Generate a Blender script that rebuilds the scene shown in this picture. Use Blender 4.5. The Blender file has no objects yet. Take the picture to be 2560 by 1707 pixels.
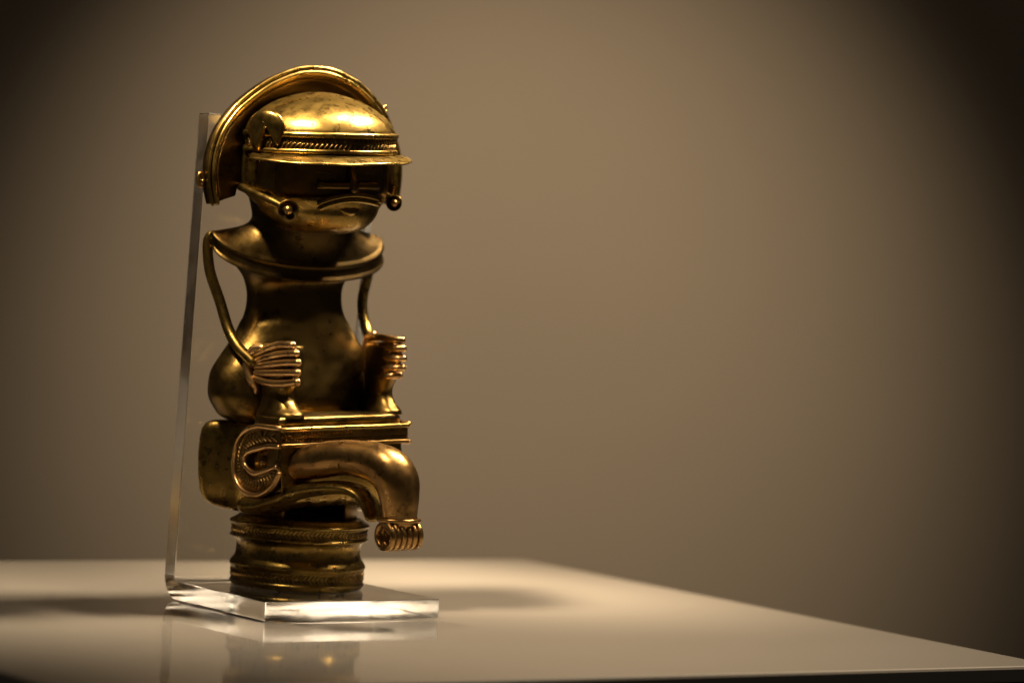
import bpy, math, random
from mathutils import Vector, Matrix

random.seed(7)
sc = bpy.context.scene
C = sc.collection
sin, cos, pi, rad = math.sin, math.cos, math.pi, math.radians

# ------------------------------------------------------------------ camera
A = 0.556                                     # yaw of the bracket and the figurine
cam_d = bpy.data.cameras.new('camera')
cam = bpy.data.objects.new('camera', cam_d)
C.objects.link(cam)
sc.camera = cam
yaw, pitch, roll = 0.05897511, 0.02881079, 0.05890418
fw = Vector((sin(yaw)*cos(pitch), cos(yaw)*cos(pitch), -sin(pitch)))
rt = Vector((cos(yaw), -sin(yaw), 0))
up = rt.cross(fw)
r2 = rt*cos(roll) + up*sin(roll)
u2 = up*cos(roll) - rt*sin(roll)
M = Matrix((r2, u2, -fw)).transposed().to_4x4()
M.translation = Vector((0, -1.29906, 0.141775))
cam.matrix_world = M
cam_d.sensor_width = 36
cam_d.lens = 120
cam_d.clip_start = 0.02
cam_d.clip_end = 60
cam_d.dof.use_dof = True
cam_d.dof.focus_distance = 1.245
cam_d.dof.aperture_fstop = 7.0

# ------------------------------------------------------------------ world, lamps, exposure
w = bpy.data.worlds.new('World')
sc.world = w
w.use_nodes = True
bg = w.node_tree.nodes['Background']
bg.inputs[0].default_value = (1.0, 0.8, 0.6, 1)
bg.inputs[1].default_value = 0.022

sc.view_settings.view_transform = 'Standard'
sc.view_settings.look = 'None'
sc.view_settings.exposure = 0
sc.view_settings.gamma = 1
cy = sc.cycles
cy.max_bounces = 32
cy.transmission_bounces = 32
cy.glossy_bounces = 8
cy.diffuse_bounces = 5
cy.transparent_max_bounces = 16
cy.use_denoising = True
cy.sample_clamp_indirect = 12
cy.blur_glossy = 0.3


def aim(o, p):
    d = Vector(p) - o.location
    o.rotation_euler = d.to_track_quat('-Z', 'Y').to_euler()


def area(name, loc, target, sx, sy, power, col, rz=0):
    l = bpy.data.lights.new(name, 'AREA')
    l.shape = 'RECTANGLE'
    l.size, l.size_y = sx, sy
    l.energy = power
    l.color = col
    o = bpy.data.objects.new(name, l)
    C.objects.link(o)
    o.location = loc
    aim(o, target)
    if rz:
        o.rotation_euler.rotate_axis('Z', rz)
    return o


def spot(name, loc, target, power, col, size, blend, radius):
    l = bpy.data.lights.new(name, 'SPOT')
    l.energy = power
    l.color = col
    l.spot_size = rad(size)
    l.spot_blend = blend
    l.shadow_soft_size = radius
    o = bpy.data.objects.new(name, l)
    C.objects.link(o)
    o.location = loc
    aim(o, target)
    return o


WARM = (1.0, 0.80, 0.56)
left_lamp = area('front_case_lamp', (-0.235, -0.21, 0.70), (-0.018, 0.022, 0.195), 0.19, 0.11, 0.78, (1.0, 0.78, 0.52))
left_lamp.data.spread = rad(15)
right_lamp = area('back_case_lamp', (0.36, 0.165, 0.70), (-0.01, 0.02, 0.19), 0.22, 0.10, 0.66, (1.0, 0.78, 0.52))
right_lamp.data.spread = rad(19)
spot('table_spot', (0.225, 0.045, 0.87), (0.15, -0.035, 0), 64.0, WARM, 37, 1.0, 0.055)
spot('wall_vignette_spot', (0.17, 0.55, 0.55), (0.155, 1.55, 0.055), 29.0, WARM, 50, 1.0, 0.03)  # added spot; its falloff stands in for lens vignetting on the wall


# ------------------------------------------------------------------ materials
def mat(name):
    m = bpy.data.materials.new(name)
    m.use_nodes = True
    nt = m.node_tree
    return m, nt, nt.nodes['Principled BSDF']


def noise(nt, scale, detail=3, rough=0.55):
    n = nt.nodes.new('ShaderNodeTexNoise')
    n.inputs['Scale'].default_value = scale
    n.inputs['Detail'].default_value = detail
    n.inputs['Roughness'].default_value = rough
    tc = nt.nodes.new('ShaderNodeTexCoord')
    nt.links.new(tc.outputs['Object'], n.inputs['Vector'])
    return n


def ramp(nt, src, stops):
    r = nt.nodes.new('ShaderNodeValToRGB')
    e = r.color_ramp.elements
    while len(e) < len(stops):
        e.new(0.5)
    for q, (p, c) in zip(e, stops):
        q.position = p
        q.color = (*c, 1) if len(c) == 3 else c
    nt.links.new(src, r.inputs[0])
    return r


def gold(name, lo, hi, r0, r1, dent, fine):
    m, nt, b = mat(name)
    n1 = noise(nt, 60, 5)
    cr = ramp(nt, n1.outputs[0], [(0.35, lo), (0.65, hi)])
    # patches of old brown patina and fine pits
    np_ = noise(nt, 130, 9, 0.7)
    pr = ramp(nt, np_.outputs[0], [(0.56, (0, 0, 0)), (0.66, (1, 1, 1))])
    mx = nt.nodes.new('ShaderNodeMix')
    mx.data_type = 'RGBA'
    nt.links.new(pr.outputs[0], mx.inputs[0])
    nt.links.new(cr.outputs[0], mx.inputs[6])
    mx.inputs[7].default_value = (lo[0]*0.40, lo[1]*0.38, lo[2]*0.45, 1)
    nt.links.new(mx.outputs[2], b.inputs['Base Color'])
    b.inputs['Metallic'].default_value = 1
    n2 = noise(nt, 260, 4)
    rr = ramp(nt, n2.outputs[0], [(0.3, (r0,)*3), (0.7, (r1,)*3)])
    nt.links.new(rr.outputs[0], b.inputs['Roughness'])
    n3 = noise(nt, 62, 2)
    n4 = noise(nt, 900, 3)
    b1 = nt.nodes.new('ShaderNodeBump')
    b1.inputs['Strength'].default_value = 1.0
    b1.inputs['Distance'].default_value = dent
    nt.links.new(n3.outputs[0], b1.inputs['Height'])
    b2 = nt.nodes.new('ShaderNodeBump')
    b2.inputs['Strength'].default_value = 1.0
    b2.inputs['Distance'].default_value = fine
    nt.links.new(n4.outputs[0], b2.inputs['Height'])
    nt.links.new(b1.outputs[0], b2.inputs['Normal'])
    nt.links.new(b2.outputs[0], b.inputs['Normal'])
    return m


GOLD = gold('old_gold', (0.20, 0.130, 0.032), (0.32, 0.212, 0.055), 0.23, 0.37, 0.0010, 0.00004)
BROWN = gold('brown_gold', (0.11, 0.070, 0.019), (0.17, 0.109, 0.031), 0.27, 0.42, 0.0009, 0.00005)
COPPER = gold('coppery_gold', (0.34, 0.200, 0.068), (0.49, 0.295, 0.106), 0.25, 0.38, 0.0007, 0.00004)
BRIGHTCOPPER = gold('bright_copper', (0.52, 0.31, 0.12), (0.70, 0.45, 0.19), 0.28, 0.42, 0.0005, 0.00004)  # on hands and fingers this brighter copper paints in the lamp's highlights
SHADEGOLD = gold('shaded_gold', (0.058, 0.037, 0.011), (0.100, 0.063, 0.019), 0.30, 0.45, 0.0008, 0.00005)  # darker gold with shade put into it, for collar and palms
DARKGOLD = gold('tarnish_and_shade_gold', (0.10, 0.06, 0.017), (0.22, 0.13, 0.038), 0.32, 0.46, 0.0005, 0.00005)  # dark trim; on the sunken face and its features it paints in shade

BLACKGOLD = gold('black_gold', (0.040, 0.025, 0.009), (0.095, 0.058, 0.019), 0.30, 0.44, 0.0005, 0.00005)  # near-black gold for the whole halo plate

ACR, nt, b = mat('clear_acrylic')
b.inputs['Base Color'].default_value = (0.99, 0.985, 0.97, 1)
b.inputs['Roughness'].default_value = 0.0
b.inputs['IOR'].default_value = 1.49
b.inputs['Transmission Weight'].default_value = 1.0

LACQ, nt, b = mat('white_lacquer')
n = noise(nt, 6, 3)
cr = ramp(nt, n.outputs[0], [(0.3, (0.25, 0.228, 0.198)), (0.7, (0.275, 0.25, 0.217))])
nt.links.new(cr.outputs[0], b.inputs['Base Color'])
b.inputs['Roughness'].default_value = 0.5
b.inputs['Specular IOR Level'].default_value = 0.3
b.inputs['Coat Weight'].default_value = 1.0
nz = noise(nt, 22, 6, 0.7)
cr = ramp(nt, nz.outputs[0], [(0.35, (0.035,)*3), (0.7, (0.085,)*3)])
nt.links.new(cr.outputs[0], b.inputs['Coat Roughness'])
b.inputs['Coat IOR'].default_value = 1.62

DARK, nt, b = mat('dark_plinth_paint')
n = noise(nt, 40, 4)
cr = ramp(nt, n.outputs[0], [(0.3, (0.030, 0.034, 0.030)), (0.7, (0.042, 0.046, 0.040))])
nt.links.new(cr.outputs[0], b.inputs['Base Color'])
b.inputs['Roughness'].default_value = 0.6

WALL, nt, b = mat('taupe_wall_paint')
n = noise(nt, 3, 4)
cr = ramp(nt, n.outputs[0], [(0.3, (0.40, 0.335, 0.262)), (0.7, (0.43, 0.355, 0.272))])
nt.links.new(cr.outputs[0], b.inputs['Base Color'])
b.inputs['Roughness'].default_value = 0.9


# ------------------------------------------------------------------ mesh helpers
def link(name, verts, faces, m, parent=None, smooth=True):
    me = bpy.data.meshes.new(name)
    me.from_pydata(verts, [], faces)
    import bmesh
    bm = bmesh.new()
    bm.from_mesh(me)
    bmesh.ops.recalc_face_normals(bm, faces=bm.faces)
    bm.to_mesh(me)
    bm.free()
    me.materials.append(m)
    if smooth:
        for p in me.polygons:
            p.use_smooth = True
    o = bpy.data.objects.new(name, me)
    C.objects.link(o)
    if parent is not None:
        o.parent = parent
    return o


class Geo:
    """collects millimetre points (x to the figure's left, f forward, z up) and links them as one mesh"""
    def __init__(self, xf=None):
        self.v, self.f, self.xf = [], [], xf

    def pt(self, p):
        x, f, z = self.xf(p) if self.xf else p
        self.v.append((x/1000, -f/1000, z/1000))
        return len(self.v) - 1

    def loft(self, rings, cyc=True, cap0=True, cap1=True):
        idx = [[self.pt(p) for p in r] for r in rings]
        n = len(idx[0])
        for a, b_ in zip(idx, idx[1:]):
            for i in range(n if cyc else n - 1):
                j = (i + 1) % n
                self.f.append((a[i], a[j], b_[j], b_[i]))
        for flag, r, ring in ((cap0, idx[0], rings[0]), (cap1, idx[-1], rings[-1])):
            if flag:
                c = [sum(q[k] for q in ring)/n for k in range(3)]
                ci = self.pt(tuple(c))
                for i in range(n):
                    self.f.append((r[i], r[(i+1) % n], ci))
        return self

    def tube(self, path, rads, n=14, caps=True, flat=None):
        """swept circle; rads a number or one per point; flat = (ratio, up vector) squeezes the section"""
        P = [Vector(p) for p in path]
        R = rads if isinstance(rads, (list, tuple)) else [rads]*len(P)
        rings = []
        T0 = (P[1]-P[0]).normalized()
        ref = Vector((0, 0, 1)) if abs(T0.z) < 0.9 else Vector((0, 1, 0))
        N = (ref - T0*ref.dot(T0)).normalized()
        for i, p in enumerate(P):
            T = ((P[min(i+1, len(P)-1)] - P[max(i-1, 0)])).normalized()
            N = (N - T*N.dot(T)).normalized()
            B = T.cross(N)
            rn, rb = R[i], R[i]
            if isinstance(R[i], tuple):
                rn, rb = R[i]
            rings.append((p, T, N, B, rn, rb))
        out = []
        def ring(p, N, B, rn, rb):
            return [tuple(p + N*cos(2*pi*k/n)*rn + B*sin(2*pi*k/n)*rb) for k in range(n)]
        if caps:
            p, T, N, B, rn, rb = rings[0]
            for a in (80, 55, 30):
                out.append(ring(p - T*min(rn, rb)*sin(rad(a)), N, B, rn*cos(rad(a)), rb*cos(rad(a))))
        for p, T, N, B, rn, rb in rings:
            out.append(ring(p, N, B, rn, rb))
        if caps:
            p, T, N, B, rn, rb = rings[-1]
            for a in (30, 55, 80):
                out.append(ring(p + T*min(rn, rb)*sin(rad(a)), N, B, rn*cos(rad(a)), rb*cos(rad(a))))
        return self.loft(out)

    def ball(self, c, r, n=14, m=9):
        rx, rf, rz = r if isinstance(r, tuple) else (r, r, r)
        rings = []
        for j in range(1, m):
            t = pi*j/m
            rings.append([(c[0]+rx*sin(t)*cos(2*pi*i/n), c[1]+rf*sin(t)*sin(2*pi*i/n), c[2]-rz*cos(t)) for i in range(n)])
        return self.loft(rings)

    def build(self, name, m, parent=None):
        return link(name, self.v, self.f, m, parent)


def spline(pts, n):
    """Catmull-Rom through tuples of any length, n points per span"""
    out = []
    for i in range(len(pts)-1):
        p0, p1, p2, p3 = pts[max(i-1, 0)], pts[i], pts[i+1], pts[min(i+2, len(pts)-1)]
        for k in range(n):
            t = k/n
            out.append(tuple(0.5*(2*b_ + (c-a)*t + (2*a-5*b_+4*c-d)*t*t + (-a+3*b_-3*c+d)*t**3)
                             for a, b_, c, d in zip(p0, p1, p2, p3)))
    out.append(tuple(pts[-1]))
    return out


def ell(cx, cf, z, a, b_, n=72, p=2.0, fmin=None, tilt=0):
    """superellipse ring at height z, tilted so the front drops by tilt per mm"""
    r = []
    for i in range(n):
        t = 2*pi*i/n
        x = a*math.copysign(abs(cos(t))**(2/p), cos(t))
        f = b_*math.copysign(abs(sin(t))**(2/p), sin(t))
        if fmin is not None:
            f = max(f, fmin-cf)
        r.append((cx+x, cf+f, z - tilt*max(f, 0.0)))
    return r


ROLL = rad(2.8)


def BODY(p):
    """everything from the seat up leans a little to the figure's right on its foot"""
    x, f, z = p
    return x*cos(ROLL) - (z-45)*sin(ROLL), f, 45 + x*sin(ROLL) + (z-45)*cos(ROLL)


def thing(name, label, cat, loc, rz=0):
    o = bpy.data.objects.new(name, None)
    C.objects.link(o)
    o.location = loc
    o.rotation_euler = (0, 0, rz)
    o['label'] = label
    o['category'] = cat
    return o


def braid(curve_a, curve_b, count, r, xf=None):
    """herringbone of small grains between two edge curves: functions of t in 0..1 giving points"""
    g = Geo(xf)
    for row in (0, 1):
        for k in range(count):
            t = (k + 0.5)/count
            dt = 0.75/count
            a0, b0 = Vector(curve_a(t)), Vector(curve_b(t))
            lo, hi = (0.05, 0.46) if row == 0 else (0.54, 0.95)
            e0 = a0.lerp(b0, lo if row == 0 else hi)
            a1, b1 = Vector(curve_a(min(t+dt, 1))), Vector(curve_b(min(t+dt, 1)))
            e1 = a1.lerp(b1, hi if row == 0 else lo)
            d = (e1-e0)
            if d.length < 1e-6:
                continue
            g.tube([e0+d*0.1, e0+d*0.5, e0+d*0.9], [r*0.75, r, r*0.75], n=6)
    return g


# ------------------------------------------------------------------ setting
def quad_box(P, z0, z1):
    v = [(x, y, z0) for x, y in P] + [(x, y, z1) for x, y in P]
    n = len(P)
    f = [tuple(range(n))[::-1], tuple(range(n, 2*n))] + [(i, (i+1) % n, n+(i+1) % n, n+i) for i in range(n)]
    return v, f


wv = []
WY = 1.55
wall = link('wall', [(-3, WY, -1), (4, WY, -1), (4, WY, 2.8), (-3, WY, 2.8),
                     (-3, WY+.1, -1), (4, WY+.1, -1), (4, WY+.1, 2.8), (-3, WY+.1, 2.8)],
            [(0, 1, 2, 3), (7, 6, 5, 4), (0, 4, 5, 1), (1, 5, 6, 2), (2, 6, 7, 3), (3, 7, 4, 0)], WALL, smooth=False)
wall['kind'] = 'structure'

TA = 0.52682
TX = Vector((cos(TA), sin(TA)))
TY = Vector((-sin(TA), cos(TA)))
BR = Vector((0.10105, 0.23171))
W_, D_ = 0.40125, 0.35222
plinth = thing('display_plinth', 'white glossy plinth top with dark sides carrying the clear acrylic stand', 'plinth', (0, 0, 0))


def rect(inset):
    return [tuple(BR - TX*inset - TY*inset), tuple(BR - TX*(W_-inset) - TY*inset),
            tuple(BR - TX*(W_-inset) - TY*(D_-inset)), tuple(BR - TX*inset - TY*(D_-inset))]


v, f = quad_box(rect(0), -0.006, 0.0)
top = link('top_panel', v, f, LACQ, plinth, smooth=False)
bv = top.modifiers.new('bevel', 'BEVEL')
bv.width = 0.0011
bv.segments = 2
v, f = quad_box(rect(0.0005), -0.95, -0.0062)
link('body', v, f, DARK, plinth, smooth=False)

# ------------------------------------------------------------------ acrylic bracket: one bent sheet
bracket = thing('acrylic_stand', 'clear bent acrylic stand with brightly lit edges under the gold figurine', 'display stand', (0, 0, 0.0004), A)
T = 7.0
lean = math.atan2(6.6, 175)
prof_out, prof_in = [], []
RO, RI = 9.0, 2.2
fo = -22.0 - 0.3                               # outer face at the bend
yf = 52.2
prof_in.append((yf, T))
prof_out.append((yf, 0.0))
ang_end = pi/2 + lean                          # direction of the upright, measured from straight back
co = Vector((fo + RO, RO))                     # bend centres in the (forward, up) plane
ci = Vector((fo + T + RI + 0.4, T + RI))
for k in range(13):
    t = (pi/2 - lean)*k/12
    prof_out.append((co.x - RO*sin(t), co.y - RO*cos(t)))
    prof_in.append((ci.x - RI*sin(t), ci.y - RI*cos(t)))
HT = 183.0
for pr in (prof_out, prof_in):
    f0, z0 = pr[-1]
    pr.append((f0 + (HT-z0)*math.tan(lean), HT))
ring = prof_out + prof_in[::-1]
x0, x1 = -44.96, 30.72
n = len(ring)
v = [(x0/1000, -q[0]/1000, q[1]/1000) for q in ring] + [(x1/1000, -q[0]/1000, q[1]/1000) for q in ring]
f = [(i, (i+1) % n, n+(i+1) % n, n+i) for i in range(n)]
no = len(prof_out)
for s in (0, n):
    for i in range(no-1):
        f.append((s+i, s+i+1, s+n-2-i, s+n-1-i))
sheet = link('bent_sheet', v, f, ACR, bracket, smooth=False)
sheet['label'] = 'clear acrylic sheet bent into an upright back and a flat foot'
bv = sheet.modifiers.new('bevel', 'BEVEL')
bv.width = 0.0003
bv.segments = 2
bv.limit_method = 'ANGLE'
bv.angle_limit = rad(40)
bv.material = 1
ACRE, nt, b = mat('satin_cut_acrylic')
b.inputs['Base Color'].default_value = (0.99, 0.985, 0.97, 1)
nz = noise(nt, 150, 3)
cr = ramp(nt, nz.outputs[0], [(0.3, (0.12,)*3), (0.7, (0.24,)*3)])
nt.links.new(cr.outputs[0], b.inputs['Roughness'])
b.inputs['IOR'].default_value = 1.49
b.inputs['Transmission Weight'].default_value = 1.0
sheet.data.materials.append(ACRE)
ACRV = ACRE.copy()
ACRV.name = 'frosted_cut_acrylic'
for e, val in zip(ACRV.node_tree.nodes['Color Ramp'].color_ramp.elements, (0.45, 0.60)):
    e.color = (val, val, val, 1)
sheet.data.materials.append(ACRV)
for p in sheet.data.polygons:                  # sawn edges: the two sides, the front end and the top end
    nm = p.normal
    if abs(nm.x) > 0.9 or (abs(nm.y) > 0.95 and p.center.y < -0.05) or (nm.z > 0.95 and p.center.z > 0.1):
        p.material_index = 2 if abs(nm.x) > 0.9 and p.center.z > 0.016 else 1

# ------------------------------------------------------------------ gold figurine
fig = thing('gold_figurine', 'gold seated figurine in brimmed helmet with arched halo on a round banded foot', 'figurine',
            (0, -0.008, 0.0076), A)

# ---- round foot (not leaning)
prof = [(0, 24.0), (0.3, 24.6), (1.0, 25.2), (1.8, 25.5), (2.4, 25.2), (3.0, 25.0), (6.6, 25.0), (7.2, 25.4), (8.0, 25.7), (8.8, 25.6),
        (9.8, 25.0), (10.8, 24.2), (12.0, 23.7), (14.5, 23.5), (16.6, 23.7), (17.6, 24.6), (18.2, 25.8), (18.8, 26.2), (19.4, 25.8),
        (19.8, 25.5), (22.8, 25.6), (23.3, 26.1), (23.9, 26.4), (24.5, 26.2), (25.2, 24.8), (25.8, 24.0), (26.4, 23.0)]
prof = spline(prof, 2)
g = Geo()
rings = []
for z, r in prof:
    rings.append([(r*cos(2*pi*i/96), r*sin(2*pi*i/96), z + 0.12*sin(3*2*pi*i/96)) for i in range(96)])
for z, r in reversed(prof):                    # inner wall: the foot is a hollow ring
    rings.append([((r-1.4)*cos(2*pi*i/96), (r-1.4)*sin(2*pi*i/96), z + 0.12*sin(3*2*pi*i/96)) for i in range(96)])
rings.append(rings[0])
g.loft(rings, cap0=False, cap1=False)
foot = g.build('round_foot', GOLD, fig)
for z0, z1, rr in ((3.2, 6.5, 25.0), (19.8, 22.8, 25.5)):
    ca = lambda t, z=z0, r=rr: (r*cos(2*pi*t), r*sin(2*pi*t), z + 0.12*sin(6*pi*t))
    cb = lambda t, z=z1, r=rr: (r*cos(2*pi*t), r*sin(2*pi*t), z + 0.12*sin(6*pi*t))
    braid(ca, cb, 96, 0.42).build('braid', DARKGOLD, foot)
# collar of the foot, open at the front where the dark window is
g = Geo()
R_ = 21.5
a0, a1 = rad(138), rad(432-2)
inner, outer = [], []
N_ = 80
for ring_z in (24.0, 38.0):
    pass
rings = []
for k in range(N_+1):
    t = a0 + (a1-a0)*k/N_
    c, s_ = cos(t), sin(t)
    rings.append([(R_*c, R_*s_, 24.5), (R_*c, R_*s_, 38), ((R_-1.2)*c, (R_-1.2)*s_, 38), ((R_-1.2)*c, (R_-1.2)*s_, 24.5)])
g.loft(rings)
g.build('foot_collar', DARKGOLD, fig)
# ring shelf between collar and foot rim
g = Geo()
g.loft([[(r*cos(2*pi*i/80), r*sin(2*pi*i/80), z) for i in range(80)] for r, z in ((23.3, 26.3), (20.5, 27.0), (15, 26.6), (15, 26.0), (23.0, 25.6), (23.3, 26.3))], cap0=False, cap1=False)
g.build('foot_shelf', DARKGOLD, fig)

# ---- seat block
def seat_ring(z, grow):
    plan = [(24.8, 28.6), (0, 28.9), (-24.8, 28.6), (-25.6, 27.0), (-25.6, 14), (-25.8, 4), (-26.6, -4), (-31.0, -10.5), (-35.0, -16), (-33.5, -19.0),
            (-28, -19.5), (0, -19.5), (28, -19.5), (33, -18), (34, -14), (32.5, -8), (28.4, 2), (25.6, 14), (25.6, 27.0)]
    dense = spline(plan + [plan[0]], 5)[:-1]
    return [(x*(1+grow/30), f_*(1+grow/30) if f_ < 0 else f_ + grow, z) for x, f_ in dense]


g = Geo(BODY)
levels = [(30.0, -6), (31.2, -3.0), (33, -1.2), (36, -0.2), (42, 0.3), (50, 0.4), (56, 0.0), (59.5, -0.6), (61.6, -1.8), (62.6, -3.6)]
def seat_bottom(p):
    # underside rises towards the back and the front
    x, f_, z = p
    return p
rings = []
for z, gr in levels:
    rg = []
    for x, f_, zz in seat_ring(z, gr):
        k = max(0, (50 - zz)/20)               # only the low part follows the scalloped lower edge
        low = 3.2*((f_-4)/24)**2 + (4.0*max(0, (f_-8)/20)**1.5)
        rg.append((x, f_, zz + k*(low-2.0)))
    rings.append(rg)
g.loft(rings)
seat = g.build('seat', GOLD, fig)

# ---- braided strap: along the front edge and curling round on each side
sec = 3.3
top_edge = [(28.9, 62.8), (15, 62.6), (12, 62.0), (7, 60.8), (2.4, 58.2), (-0.8, 54.8), (-2.6, 51.0), (-3.2, 47.0), (-2.6, 43.2), (-0.2, 40.0),
            (4.0, 37.6), (9.5, 36.6), (15.6, 37.0), (21.0, 38.8), (26, 41.8), (29.4, 46.0)]
bot_edge = [(28.9, 56.0), (22, 55.6), (18, 54.8), (12, 53.6), (8, 52.4), (5.6, 51.0), (4.6, 49.6), (4.6, 48.4), (5.4, 47.2), (7.4, 46.0),
            (9.6, 45.2), (12.4, 44.8), (15.4, 45.2), (19.2, 46.2), (23.0, 47.2), (27.2, 48.4)]
te, be = spline(top_edge, 5), spline(bot_edge, 5)
for side in (-1, 1):
    g = Geo(BODY)
    X0, X1 = 25.2*side, 28.4*side
    rings = []
    for (ft, zt), (fb, zb) in zip(te, be):
        rings.append([(X0, ft, zt), (X1, ft, zt), (X1-0.3*side, (ft*0.85+fb*0.15), zt*0.85+zb*0.15),
                      (X1-0.3*side, (ft*0.15+fb*0.85), zt*0.15+zb*0.85), (X1, fb, zb), (X0, fb, zb)])
    g.loft(rings)
    strap = g.build('curled_strap', DARKGOLD, fig)
    for ed, r in ((te, 1.0), (be, 0.95)):
        gg = Geo(BODY)
        gg.tube([(X1+0.1*side, a_, b_) for a_, b_ in ed], r, n=10)
        gg.build('edge_wire', BRIGHTCOPPER, strap)

    def along(ed, k, X1=X1, side=side):
        def fn(t):
            q = t*(len(ed)-1)
            i = min(int(q), len(ed)-2)
            u = q - i
            o = be if ed is te else te
            a_ = [ed[i][j]*(1-u)+ed[i+1][j]*u for j in (0, 1)]
            b_ = [o[i][j]*(1-u)+o[i+1][j]*u for j in (0, 1)]
            return (X1-0.1*side, a_[0]*(1-k)+b_[0]*k, a_[1]*(1-k)+b_[1]*k)
        return fn
    braid(along(te, 0.2), along(be, 0.2), 34, 0.6, BODY).build('braid', DARKGOLD, strap)
    gg = Geo(BODY)
    gg.ball((26.0*side, 14.5, 49.5), (1.4, 2.2, 2.2))
    gg.build('stud', DARKGOLD, strap)
# front run of the strap
g = Geo(BODY)
xs = [-27.3+54.6*i/40 for i in range(41)]
g.loft([[(x, 27.5, 62.6), (x, 30.0, 62.6), (x, 29.6, 61.4), (x, 29.6, 57.2), (x, 30.0, 56.0), (x, 27.5, 56.0)] for x in xs])
fs = g.build('front_strap', DARKGOLD, fig)
for z, r in ((62.3, 0.95), (56.4, 0.85), (59.3, 0.45)):
    gg = Geo(BODY)
    gg.tube([(x, 29.9 if r > 0.5 else 29.6, z + 0.05*sin(x*0.35)) for x in xs], r, n=10)
    gg.build('edge_wire', GOLD if z > 60 else DARKGOLD, fs)  # lighter top wire paints the lit edge, the lower ones stay dark
braid(lambda t: (-27+54*t, 29.6, 61.3), lambda t: (-27+54*t, 29.6, 57.4), 44, 0.55, BODY).build('braid', DARKGOLD, fs)

# ---- footing slab over the seat
g = Geo(BODY)
sl = []
for z, gr in ((62.0, 0), (65.2, 0), (66.2, -0.5), (66.5, -1.4)):
    sl.append([(x*(26+gr)/26, 9 + (f_-9)*(1+gr/17) if f_ > 9 else f_, z) for x, f_ in
               spline([(26, 24), (24.5, 26), (0, 26.4), (-24.5, 26), (-26, 24), (-26, 9), (-20, 7), (20, 7), (26, 9), (26, 24)], 5)[:-1]])
g.loft(sl)
g.build('footing_slab', BROWN, fig)

# ---- torso with its flared hips, waist and shoulders
T_ = [  # z, centre f, half width, half depth, front drop per mm
    (62.0, -6.0, 25.0, 12.0, 0), (64.5, -6.2, 31.0, 13.4, 0), (67.5, -6.4, 33.6, 14.2, 0), (72, -6.6, 36.0, 14.6, 0), (77, -6.9, 36.0, 14.4, 0),
    (82, -7.2, 34.6, 14.0, 0), (88, -7.5, 30.0, 13.6, 0), (93, -7.8, 25.8, 13.3, 0), (98, -8.0, 22.4, 13.0, 0), (104, -8.2, 19.7, 12.8, 0),
    (109, -8.2, 19.0, 12.7, 0), (113, -8.2, 19.6, 12.6, 0.05), (117.0, -7.9, 21.4, 12.6, 0.2), (121.0, -7.2, 25.5, 12.6, 0.45),
    (124.6, -6.6, 31.5, 12.5, 0.68), (126.6, -6.2, 35.0, 12.4, 0.78)]
rings = []
for z, cf, a_, b_, tl in spline(T_, 4):
    rings.append(ell(0, cf, z, a_, b_, 96, 2.5 if z < 100 else 2.25, -19.0, tl))
g = Geo(BODY)
g.loft(rings)
torso = g.build('torso', BROWN, fig)  # browner metal stands in for the head's shade and dark reflections
# shoulder collar: a thick rolled rim with an upper and a lower ridge, sloping up to the neck
K = [(126.0, 35.2, 12.2), (126.0, 36.6, 13.4), (126.6, 37.4, 13.9), (127.4, 37.0, 13.5), (128.0, 36.7, 13.2), (130.4, 36.8, 13.2), (131.0, 37.1, 13.5),
     (131.9, 37.5, 13.8), (132.7, 36.8, 13.3), (133.2, 34.8, 13.0), (133.8, 32.0, 12.9), (134.6, 28.0, 13.0), (135.6, 24.2, 13.4), (137.2, 21.2, 14.4), (139.8, 20.0, 15.6),
     (143, 20.2, 16.8), (148, 21.5, 17.5)]
rings = []
for z, a_, b_ in spline(K, 3):
    k = max(0.0, min(1.0, (139-z)/6))
    rings.append([(x, f_, zz - 0.028*x*k) for x, f_, zz in ell(0, -6.0 + 3*(1-k), z, a_, b_, 96, 2.1, -19.2, 0.80*k)])
g = Geo(BODY)
g.loft(rings)
g.build('shoulder_collar', SHADEGOLD, fig)  # colour darkened in place of the shade under the head

# ---- pillars the hands rest on
for side in (-1, 1):
    cx = -19.5 if side < 0 else 25.0
    rings = []
    for z, cf, rx, rf in spline([(66, 15, 6.5, 12.5), (67.6, 15, 6.0, 12.0), (69.5, 14.2, 5.2, 10.0), (72.5, 13, 4.6, 8.2), (75.5, 13, 4.6, 8.2), (79, 14, 5, 9.6),
                                (83, 15.5, 5.2, 11), (90, 16.5, 5.0, 11.5), (92.5, 16.5, 4.6, 11.0)], 4):
        k = 1.0 if side < 0 else 0.86
        rings.append(ell(cx, cf, z, rx*k, rf*k, 40, 2.4))
    g = Geo(BODY)
    g.loft(rings)
    g.build('pillar', BROWN, fig)

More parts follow.
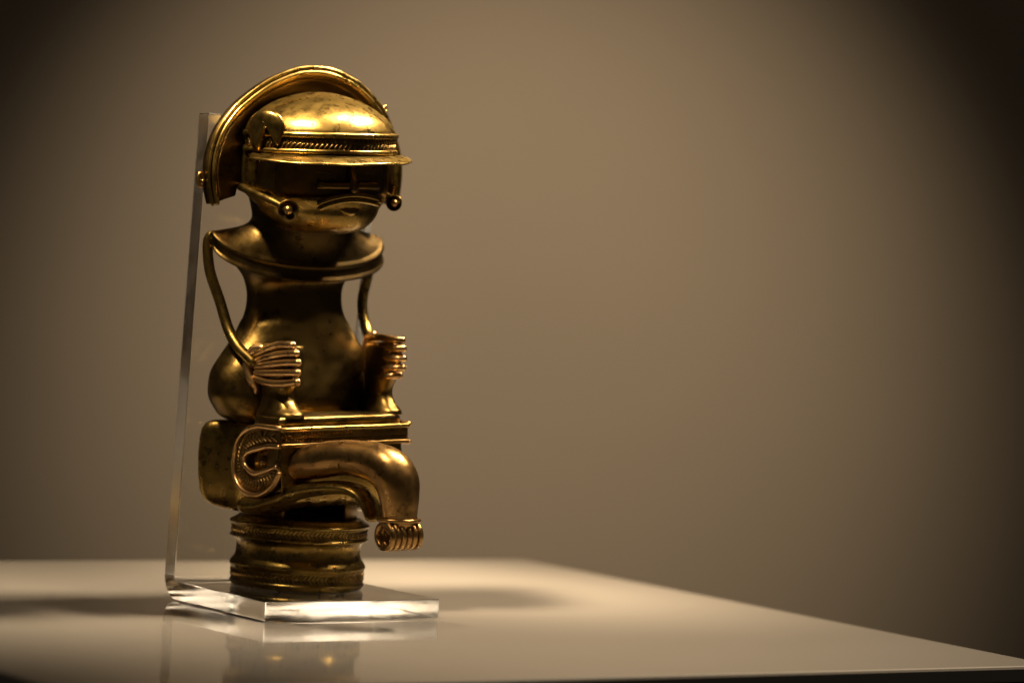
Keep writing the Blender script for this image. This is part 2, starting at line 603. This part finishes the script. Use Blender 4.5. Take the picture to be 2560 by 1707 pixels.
# ---- thin bent arms with wire hands
for side in (-1, 1):
    path = [(31.5, -7.5, 129.0), (34.6, -9.6, 132.2), (36.2, -11.2, 129.6), (35.4, -11.0, 119.2), (32.0, -9.0, 107.6), (30.6, -5.0, 97.6), (29.6, 0.2, 91.4), (26.4, 6.0, 85.6)] if side < 0 else \
           [(32.0, -7.5, 128.0), (35.2, -10.4, 127.5), (34.6, -10.5, 118.0), (31.6, -9.6, 108.0), (30.8, -7.6, 101.0), (30.2, -3.6, 95.5), (29.0, 1.2, 92.5), (26.6, 6.5, 90.5)]
    path = [(side*x, f_, z) for x, f_, z in path]
    P = spline(path, 8)
    g = Geo(BODY)
    g.tube(P, [1.9 + 0.22*i/len(P) for i in range(len(P))], n=16)
    arm = g.build('arm', GOLD, fig)
    hx = -25.2 if side < 0 else 22.4
    g = Geo(BODY)
    if side < 0:
        wr = [(hx+0.8, 9.4, 91.0), (hx-0.6, 6.4, 90.6), (hx-1.6, 3.9, 87.6), (hx-1.9, 3.2, 84.2), (hx-1.5, 4.0, 80.8), (hx-0.6, 5.2, 78.2), (hx+0.4, 5.8, 76.4), (hx+0.6, 5.6, 74.6)]
    else:
        wr = [(hx+1.2, 11.0, 95.4), (hx+0.4, 8.6, 94.2), (hx, 7.4, 91.0), (hx, 7.0, 87.0), (hx, 7.4, 83.0), (hx+0.6, 8.6, 80.0)]
    wp = spline(wr, 6)
    g.tube(wp, [1.75 - 0.9*max(0.0, (i/len(wp) - 0.7)/0.3) for i in range(len(wp))] if side < 0 else 1.3, n=12)
    hand = g.build('hand', BRIGHTCOPPER, arm)
    if side < 0:
        fingers = [[(6.4, 88.6), (10.8, 90.4), (16, 92.1), (21.5, 93.4), (30.0, 93.9)], [(7.6, 86.2), (13, 87.8), (23, 89.9), (32.4, 90.8)],
                   [(6.8, 83.9), (14, 85.0), (24, 86.4), (33.6, 87.2)], [(6.8, 81.4), (14, 81.8), (24, 82.5), (33.4, 83.2)],
                   [(6.6, 79.4), (11, 78.3), (18, 77.9), (26, 78.5), (33.4, 79.5)]]
        fingers = [[(hx + 1.6*(f_-6)/28, f_, 86 + (z-86)*0.93) for f_, z in fi] for fi in fingers]
    else:
        fingers = []
        for zz, fe, bow in ((94.6, 27.0, 0.5), (91.3, 28.0, 0.3), (87.4, 28.2, 0.1), (83.6, 27.6, -0.1), (80.4, 25.6, -0.4)):
            fingers.append([(hx+0.4, 9.4, zz-bow), (hx-0.2, 13, zz), (hx-0.2, 18, zz+bow*0.4), (hx+0.3, 23, zz), (hx+1.6, fe-1.0, zz-bow*0.8), (hx+3.6, fe, zz-bow)])
    for fi in fingers:
        g = Geo(BODY)
        pth = spline(fi, 6)
        g.tube(pth, 1.45 if side < 0 else 1.42, n=12)
        g.build('finger', BRIGHTCOPPER, arm)
    # palm behind the fingers, coloured dark to paint shade into the gaps
    g = Geo(BODY)
    px = hx + (2.6 if side < 0 else 2.0)
    z0, z1 = (78.5, 92) if side < 0 else (80, 94)
    rings = []
    for o_, gr in ((0, -0.5), (0.4, 0), (1.4, 0), (1.8, -0.5)):
        rings.append([(px+o_, 6-gr, z0-gr), (px+o_, (29 if side < 0 else 23.5)+gr, z0-gr), (px+o_, (29 if side < 0 else 23.5)+gr, z1+gr), (px+o_, 8-gr, z1-2+gr)])
    g.loft(rings)
    g.build('palm', SHADEGOLD, arm)

# ---- raised leg, its lower lip and the coiled toes
def legp(s):
    t = (s + 4.2)/39.6
    return -20 + 18*t, 24 + 46*t
L_ = [(-6.5, 47.6, 4.6), (-3.0, 48.3, 5.6), (6, 51, 6.6), (16, 53, 6.5), (25, 52.4, 7.1), (31, 50.2, 8.0), (34.2, 46.0, 8.1), (35.2, 40.5, 7.3), (35.4, 35.5, 6.6), (35.5, 31.6, 6.2)]
P, Rr = [], []
for s, z, r in spline(L_, 7):
    x, f_ = legp(s)
    P.append((x, f_, z))
    Rr.append((r, r*1.02))
g = Geo(BODY)
g.tube(P, Rr, n=36)
leg = g.build('leg', COPPER, fig)
def app(s):
    if s < 0:
        t = (s+18.3)/18.3
        return -27.2 + 6.5*t, 9.0 + 17.0*t
    t = s/27.3
    return -20.7 + 15.2*t, 26.0 + 34.0*t
A0 = [(-20, 32.6, 3.4), (-14, 33.0, 3.4), (-7, 34.9, 3.3), (0, 38.0, 3.0), (5, 40.0, 2.8), (12, 41.6, 2.6), (18, 41.9, 2.4), (22.4, 40.4, 2.3), (25.2, 36.6, 2.1), (26.8, 32.2, 1.8)]
P, Rr = [], []
for s, z, r in spline(A0, 6):
    x, f_ = app(s)
    P.append((x, f_, z))
    Rr.append((r, 6.0))
g = Geo(BODY)
g.tube(P, Rr, n=24)
g.build('leg_lip', GOLD, fig)
fx, ff = legp(35.2)
g = Geo(BODY)
g.tube([(fx+7.6*cos(2*pi*i/40), ff+6.4*sin(2*pi*i/40), 32.0 - 0.3*cos(2*pi*i/40)) for i in range(41)], 0.85, n=10, caps=False)
g.build('anklet', COPPER, leg)
for k in range(6):
    tx = fx - 6.9 + 2.4*k
    pts = []
    for i in range(33):
        a_ = rad(105) - rad(335)*i/32
        pts.append((tx, ff + 1.6 + 5.2*cos(a_), 26.6 + 4.5*sin(a_)))
    g = Geo(BODY)
    g.tube(pts, 1.08, n=10)
    g.build('toe', COPPER, leg)
g = Geo(BODY)
g.tube([(fx-5.5, ff-2.6, 30.4), (fx, ff-2.6, 30.6), (fx+5, ff-2.6, 30.4)], 1.2, n=14)
g.build('instep', COPPER, leg)

# ---- head
HF = 6.0
def HEAD(p):
    """the head tips forward a little"""
    x, f_, z = p
    a_ = rad(1.0)
    dz, df = z-150, f_-HF
    return BODY((x, HF + df*cos(a_) + dz*sin(a_), 150 + dz*cos(a_) - df*sin(a_)))


Hd = [(133.6, 11.0, 3.5, 3.0), (133.9, 11.0, 9.5, 9.0), (135.0, 10.4, 14.6, 13.8), (137.2, 9.4, 18.6, 18.2), (140.5, 8.4, 21.6, 21.4), (143.5, 7.2, 23.4, 23.4),
      (146.5, 6.2, 26.2, 25.6), (150, 5.0, 28.0, 27.2), (155, 4.4, 28.4, 28.0), (160, 4.4, 28.4, 28.2), (166, 4.6, 28.4, 28.4)]
rings = []
for z, cf, a_, b_ in spline(Hd, 5):
    rg = []
    for x, f_, zz in ell(0, cf, z, a_, b_, 120):
        # shallow recess of the face between cheek edges
        ang = math.atan2(x, f_-cf)
        if 147.5 < z < 164 and abs(ang) < 1.12:
            k = min(1, (1.12-abs(ang))/0.05)*min(1, (z-147.5)/1.2)*min(1, (164-z)/1.5)
            sc_ = 1 - 0.095*k
            x, f_ = x*sc_, cf + (f_-cf)*sc_
        zz += 0.22*max(0.0, 4-f_)*max(0.0, min(1.0, (150-zz)/8))
        rg.append((x, max(f_, -16.5), zz))
    rings.append(rg)
g = Geo(HEAD)
g.loft(rings)
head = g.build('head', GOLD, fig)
head.data.materials.append(DARKGOLD)           # sunken face coloured darker: brim shade and dark reflections put into the metal
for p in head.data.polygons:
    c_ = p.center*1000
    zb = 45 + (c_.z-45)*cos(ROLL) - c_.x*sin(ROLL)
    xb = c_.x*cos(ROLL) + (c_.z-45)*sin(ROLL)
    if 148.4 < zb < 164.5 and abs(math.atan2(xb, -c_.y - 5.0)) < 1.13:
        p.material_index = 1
def on_face(x, z, out=0.0):
    r = 26.2 + out
    return (x, HF + math.sqrt(max(0.0, r*r - x*x)), z)
# nose, brows, eyes, nose bar, nose plate, mouth
g = Geo(HEAD)
g.tube([on_face(0, 162, -2.8), on_face(0, 158, -2.0), on_face(0, 154, -0.6), on_face(0, 151, 0.6), on_face(0, 149.4, -0.6)], [1.0, 1.3, 1.7, 2.1, 1.2], n=14)
g.build('nose', DARKGOLD, head)
for s in (-1, 1):
    for zz, bow, rr in ((156.2, 0.9, 0.6), (154.6, -0.5, 0.45)):
        g = Geo(HEAD)
        g.tube([on_face(s*(6.0+9.5*i/8), zz + bow*sin(pi*i/8), -2.6) for i in range(9)], [0.25]+[rr]*7+[0.25], n=8)
        g.build('eyelid', DARKGOLD, head)
g = Geo(HEAD)
g.tube([on_face(-13+26*i/12, 152.2, -0.6) for i in range(13)], 1.7, n=16, caps=False)
g.build('nose_bar', DARKGOLD, head)
for dz in (0, -1.9):
    g = Geo(HEAD)
    g.tube([on_face(-12.8+25.8*i/16, 145.6 + dz + 2.6*sin(pi*(i/16)**0.8*0.95) + 1.2*i/16, 0.6) for i in range(17)], 0.95, n=10)
    g.build('lip_ridge', GOLD, head)
g = Geo(HEAD)
g.tube([on_face(-4.5+9*i/8, 143.0-0.5*cos(pi*(i/4-1)), -2.2) for i in range(9)], [0.5, 1.0, 1.4, 1.6, 1.6, 1.6, 1.4, 1.0, 0.5], n=10)
g.build('mouth', GOLD, head)
# ear rods with bell-shaped beads
for s in (-1, 1):
    bz = 143.0 if s < 0 else 145.7
    g = Geo(HEAD)
    g.tube(spline([(s*27.6, -3, 150.5), (s*28.4, 6, 149.0), (s*27.6, 16, 146.8), (s*25.0, 24.5, bz+1.0)], 6), [1.5]*19, n=12)
    rod = g.build('ear_rod', GOLD, head)
    d = Vector((s*-0.30 if s > 0 else -0.45, 0.86, 0.02)).normalized()
    c = Vector((-24.2, 26.2, bz)) if s < 0 else Vector((22.8, 24.6, bz))
    q_ = 1.0 if s < 0 else 0.78
    ref = Vector((0, 0, 1))
    u_ = d.cross(ref).normalized()
    w_ = u_.cross(d)
    rings = []
    for t, r in ((-1.6, 1.6), (-1.2, 2.9), (-0.2, 3.7), (1.0, 3.9), (1.3, 3.8), (1.2, 3.4), (0.2, 3.1), (-0.6, 2.2), (-0.8, 0.4)):
        rings.append([tuple(c + d*t*q_ + u_*r*q_*cos(2*pi*i/28) + w_*r*q_*sin(2*pi*i/28)) for i in range(28)])
    g = Geo(HEAD)
    g.loft(rings)
    g.build('bell_cup', BROWN, rod)
    g = Geo(HEAD)
    g.ball(tuple(c + d*1.2*q_), 1.75*q_, 18, 12)
    g.build('bead', COPPER, rod)

# ---- helmet
HC = HF + 1.0
dome = [(163.6, 28.0), (166, 28.3), (169, 28.6), (171.2, 28.7), (173.0, 28.2), (175.5, 26.7), (178.0, 24.2), (180.5, 20.6), (183.0, 15.6), (184.8, 10.4), (186.0, 5.2), (186.35, 1.2)]
rings = []
for z, r in spline(dome, 4):
    rings.append([(r*cos(2*pi*i/96), HC + r*sin(2*pi*i/96), z) for i in range(96)])
g = Geo(HEAD)
g.loft(rings)
helmet = g.build('helmet', GOLD, fig)


def arcw(r, z, a0, a1, n=72, wob=0.0, droop=0.0):
    """points on a horizontal arc, angle measured from straight forward towards the figure's left"""
    out = []
    for i in range(n+1):
        a_ = a0 + (a1-a0)*i/n
        out.append((r*sin(a_), HC + r*cos(a_), z - droop*cos(a_) + wob*sin(7*a_)))
    return out
for z, r in ((170.6, 1.15), (164.6, 0.9), (167.5, 0.35)):
    g = Geo(HEAD)
    g.tube(arcw(29.0 if r > 0.5 else 28.6, z, rad(-100), rad(100)), r, n=10)
    g.build('band_wire', GOLD, helmet)
for z0, z1 in ((165.5, 169.5),):
    braid(lambda t: (28.75*sin(rad(-98+196*t)), HC+28.75*cos(rad(-98+196*t)), z0), lambda t: (28.75*sin(rad(-98+196*t)), HC+28.75*cos(rad(-98+196*t)), z1), 54, 0.62, HEAD).build('braid', DARKGOLD, helmet)
# brim: a curved visor
g = Geo(HEAD)
rings = []
for i in range(81):
    a_ = rad(-86 + 172*i/80)
    k = min(1.0, (1-abs(-1+2*i/80))*9)**0.5
    ro = 28.6 + (6.8 + 0.25*sin(5*a_))*(0.25+0.75*k)
    wv_ = 0.28*sin(4.3*a_+0.6) + 0.16*sin(9*a_)
    pr = [(27.5, 163.8), (28.4, 163.7), (31.5, 162.3), (ro-0.6, 160.9+wv_), (ro, 160.5+wv_), (ro+0.1, 160.1+wv_), (ro-0.3, 159.9+wv_), (31.3, 161.3), (27.5, 162.6)]
    lift = (3.0 if a_ > 0 else 0.9)*(1-cos(a_))
    rings.append([(r*sin(a_), HC+r*cos(a_), z + lift*(r-27.5)/8) for r, z in pr])
g.loft(rings)
g.build('brim', GOLD, helmet)
# the curled ear in front of the halo (only the near side shows one)
for s in (-1,):
    outl = [(-1.4, 171.5), (-0.6, 174.5), (2.5, 177.2), (6.5, 178.8), (11, 179.2), (15.5, 178.4), (18.6, 176.4), (19.8, 173.0), (18.6, 169.5), (16.9, 166.4), (15.4, 168.8),
            (13.4, 171.2), (11.4, 172.8), (9.9, 171.4), (8.2, 168.0), (6.4, 164.6), (2.4, 165.4), (1.0, 168.0)]
    o2 = spline(outl + [outl[0]], 4)[:-1]
    def ept(f_, z, out):
        psi = rad(4 + (f_+1.4)*1.5)
        r = 30.4 + out
        return (s*r*cos(psi), HC - 1.6 + r*sin(psi), z)
    def inset(q, k):
        return 9.8+(q[0]-9.8)*k, 175.6+(q[1]-175.6)*k
    rings = []
    for k, out in ((0.9, -1.0), (0.97, -0.9), (1.0, -0.3), (1.0, 0.5), (0.97, 1.0), (0.88, 1.5), (0.7, 1.9), (0.45, 2.2), (0.2, 2.3)):
        rings.append([ept(*inset(q, k), out) for q in o2])
    g = Geo(HEAD)
    g.loft(rings)
    g.build('ear', GOLD, helmet)

# ---- halo: broad arched plate behind the head
arch = [(-41.2, 144.0), (-42.6, 149.5), (-43.0, 156.6), (-42.0, 164), (-38.7, 172.0), (-33.0, 179.3), (-27.2, 184.2), (-19.6, 189.2), (-13.0, 192.4), (-5.0, 195.0),
        (2.0, 195.7), (9.0, 195.2), (15.8, 193.2), (23.0, 189.7), (29.0, 184.8), (33.4, 180.2), (38.0, 172.0), (40.8, 164.0), (41.6, 156.6), (41.0, 149.5), (40.0, 144.0)]
ar = spline(arch, 6)
FB = 0.2
ars = []
for i, (x, z) in enumerate(ar):
    a_, b_ = ar[max(i-1, 0)], ar[min(i+1, len(ar)-1)]
    tx, tz = b_[0]-a_[0], b_[1]-a_[1]
    l = math.hypot(tx, tz)
    ars.append((x, z, tz/l, -tx/l))            # inward normal
def halo_pt(q, inn, f_):
    return (q[0] + q[2]*inn, f_, q[1] + q[3]*inn)
rings = []
for i, q in enumerate(ars):
    e_ = min(i, len(ars)-1-i)/10.0
    w_ = 12.0 + 4.5*min(1.0, e_)
    pr = [(0.0, FB), (0.0, FB-4.2), (0.4, FB-5.2), (1.4, FB-5.4), (w_-0.6, FB-5.6), (w_, FB-5.0), (w_, FB-3.0), (w_-0.8, FB-2.4), (6.5, FB-2.2), (4.2, FB-1.6), (2.8, FB-0.9), (1.6, FB-0.2)]
    rings.append([halo_pt(q, i_, f_) for i_, f_ in pr])
g = Geo(BODY)
g.loft(rings)
halo = g.build('halo', BLACKGOLD, fig)
for inn, f_, r in ((0.1, FB+0.1, 0.75), (2.0, FB+0.3, 0.95)):
    g = Geo(BODY)
    g.tube([halo_pt(q, inn, f_) for q in ars], r, n=10)
    g.build('rim_wire', GOLD, halo)
g = Geo(BODY)
for i in range(2, len(ars)-2, 1):
    q, q1 = ars[i], ars[i+1]
    p0, p1 = Vector(halo_pt(q, 4.3, FB-1.4)), Vector(halo_pt(q1, 4.9, FB-1.5))
    for k in range(3):
        a_, b_ = p0.lerp(p1, (k+0.1)/3), p0.lerp(p1, (k+0.75)/3)
        g.tube([a_, a_.lerp(b_, 0.5), b_], [0.2, 0.32, 0.2], n=6)
g.build('braid', DARKGOLD, halo)
# small rings on the outer rim
for s, z in ((-1, 153.0), (1, 179.6)):
    x = -43.4 if s < 0 else 34.6
    g = Geo(BODY)
    cx_, cz_ = (x - 1.4, z) if s < 0 else (x + 1.4, z + 0.8)
    k_ = 1.0 if s < 0 else 0.6
    g.tube([(cx_ + (k_-1)*0.6 + 1.0*k_*cos(2*pi*i/20), FB-2.6, cz_ + 2.4*k_*sin(2*pi*i/20)) for i in range(21)], 0.85*k_, n=8, caps=False)
    g.build('rim_loop', COPPER, halo)
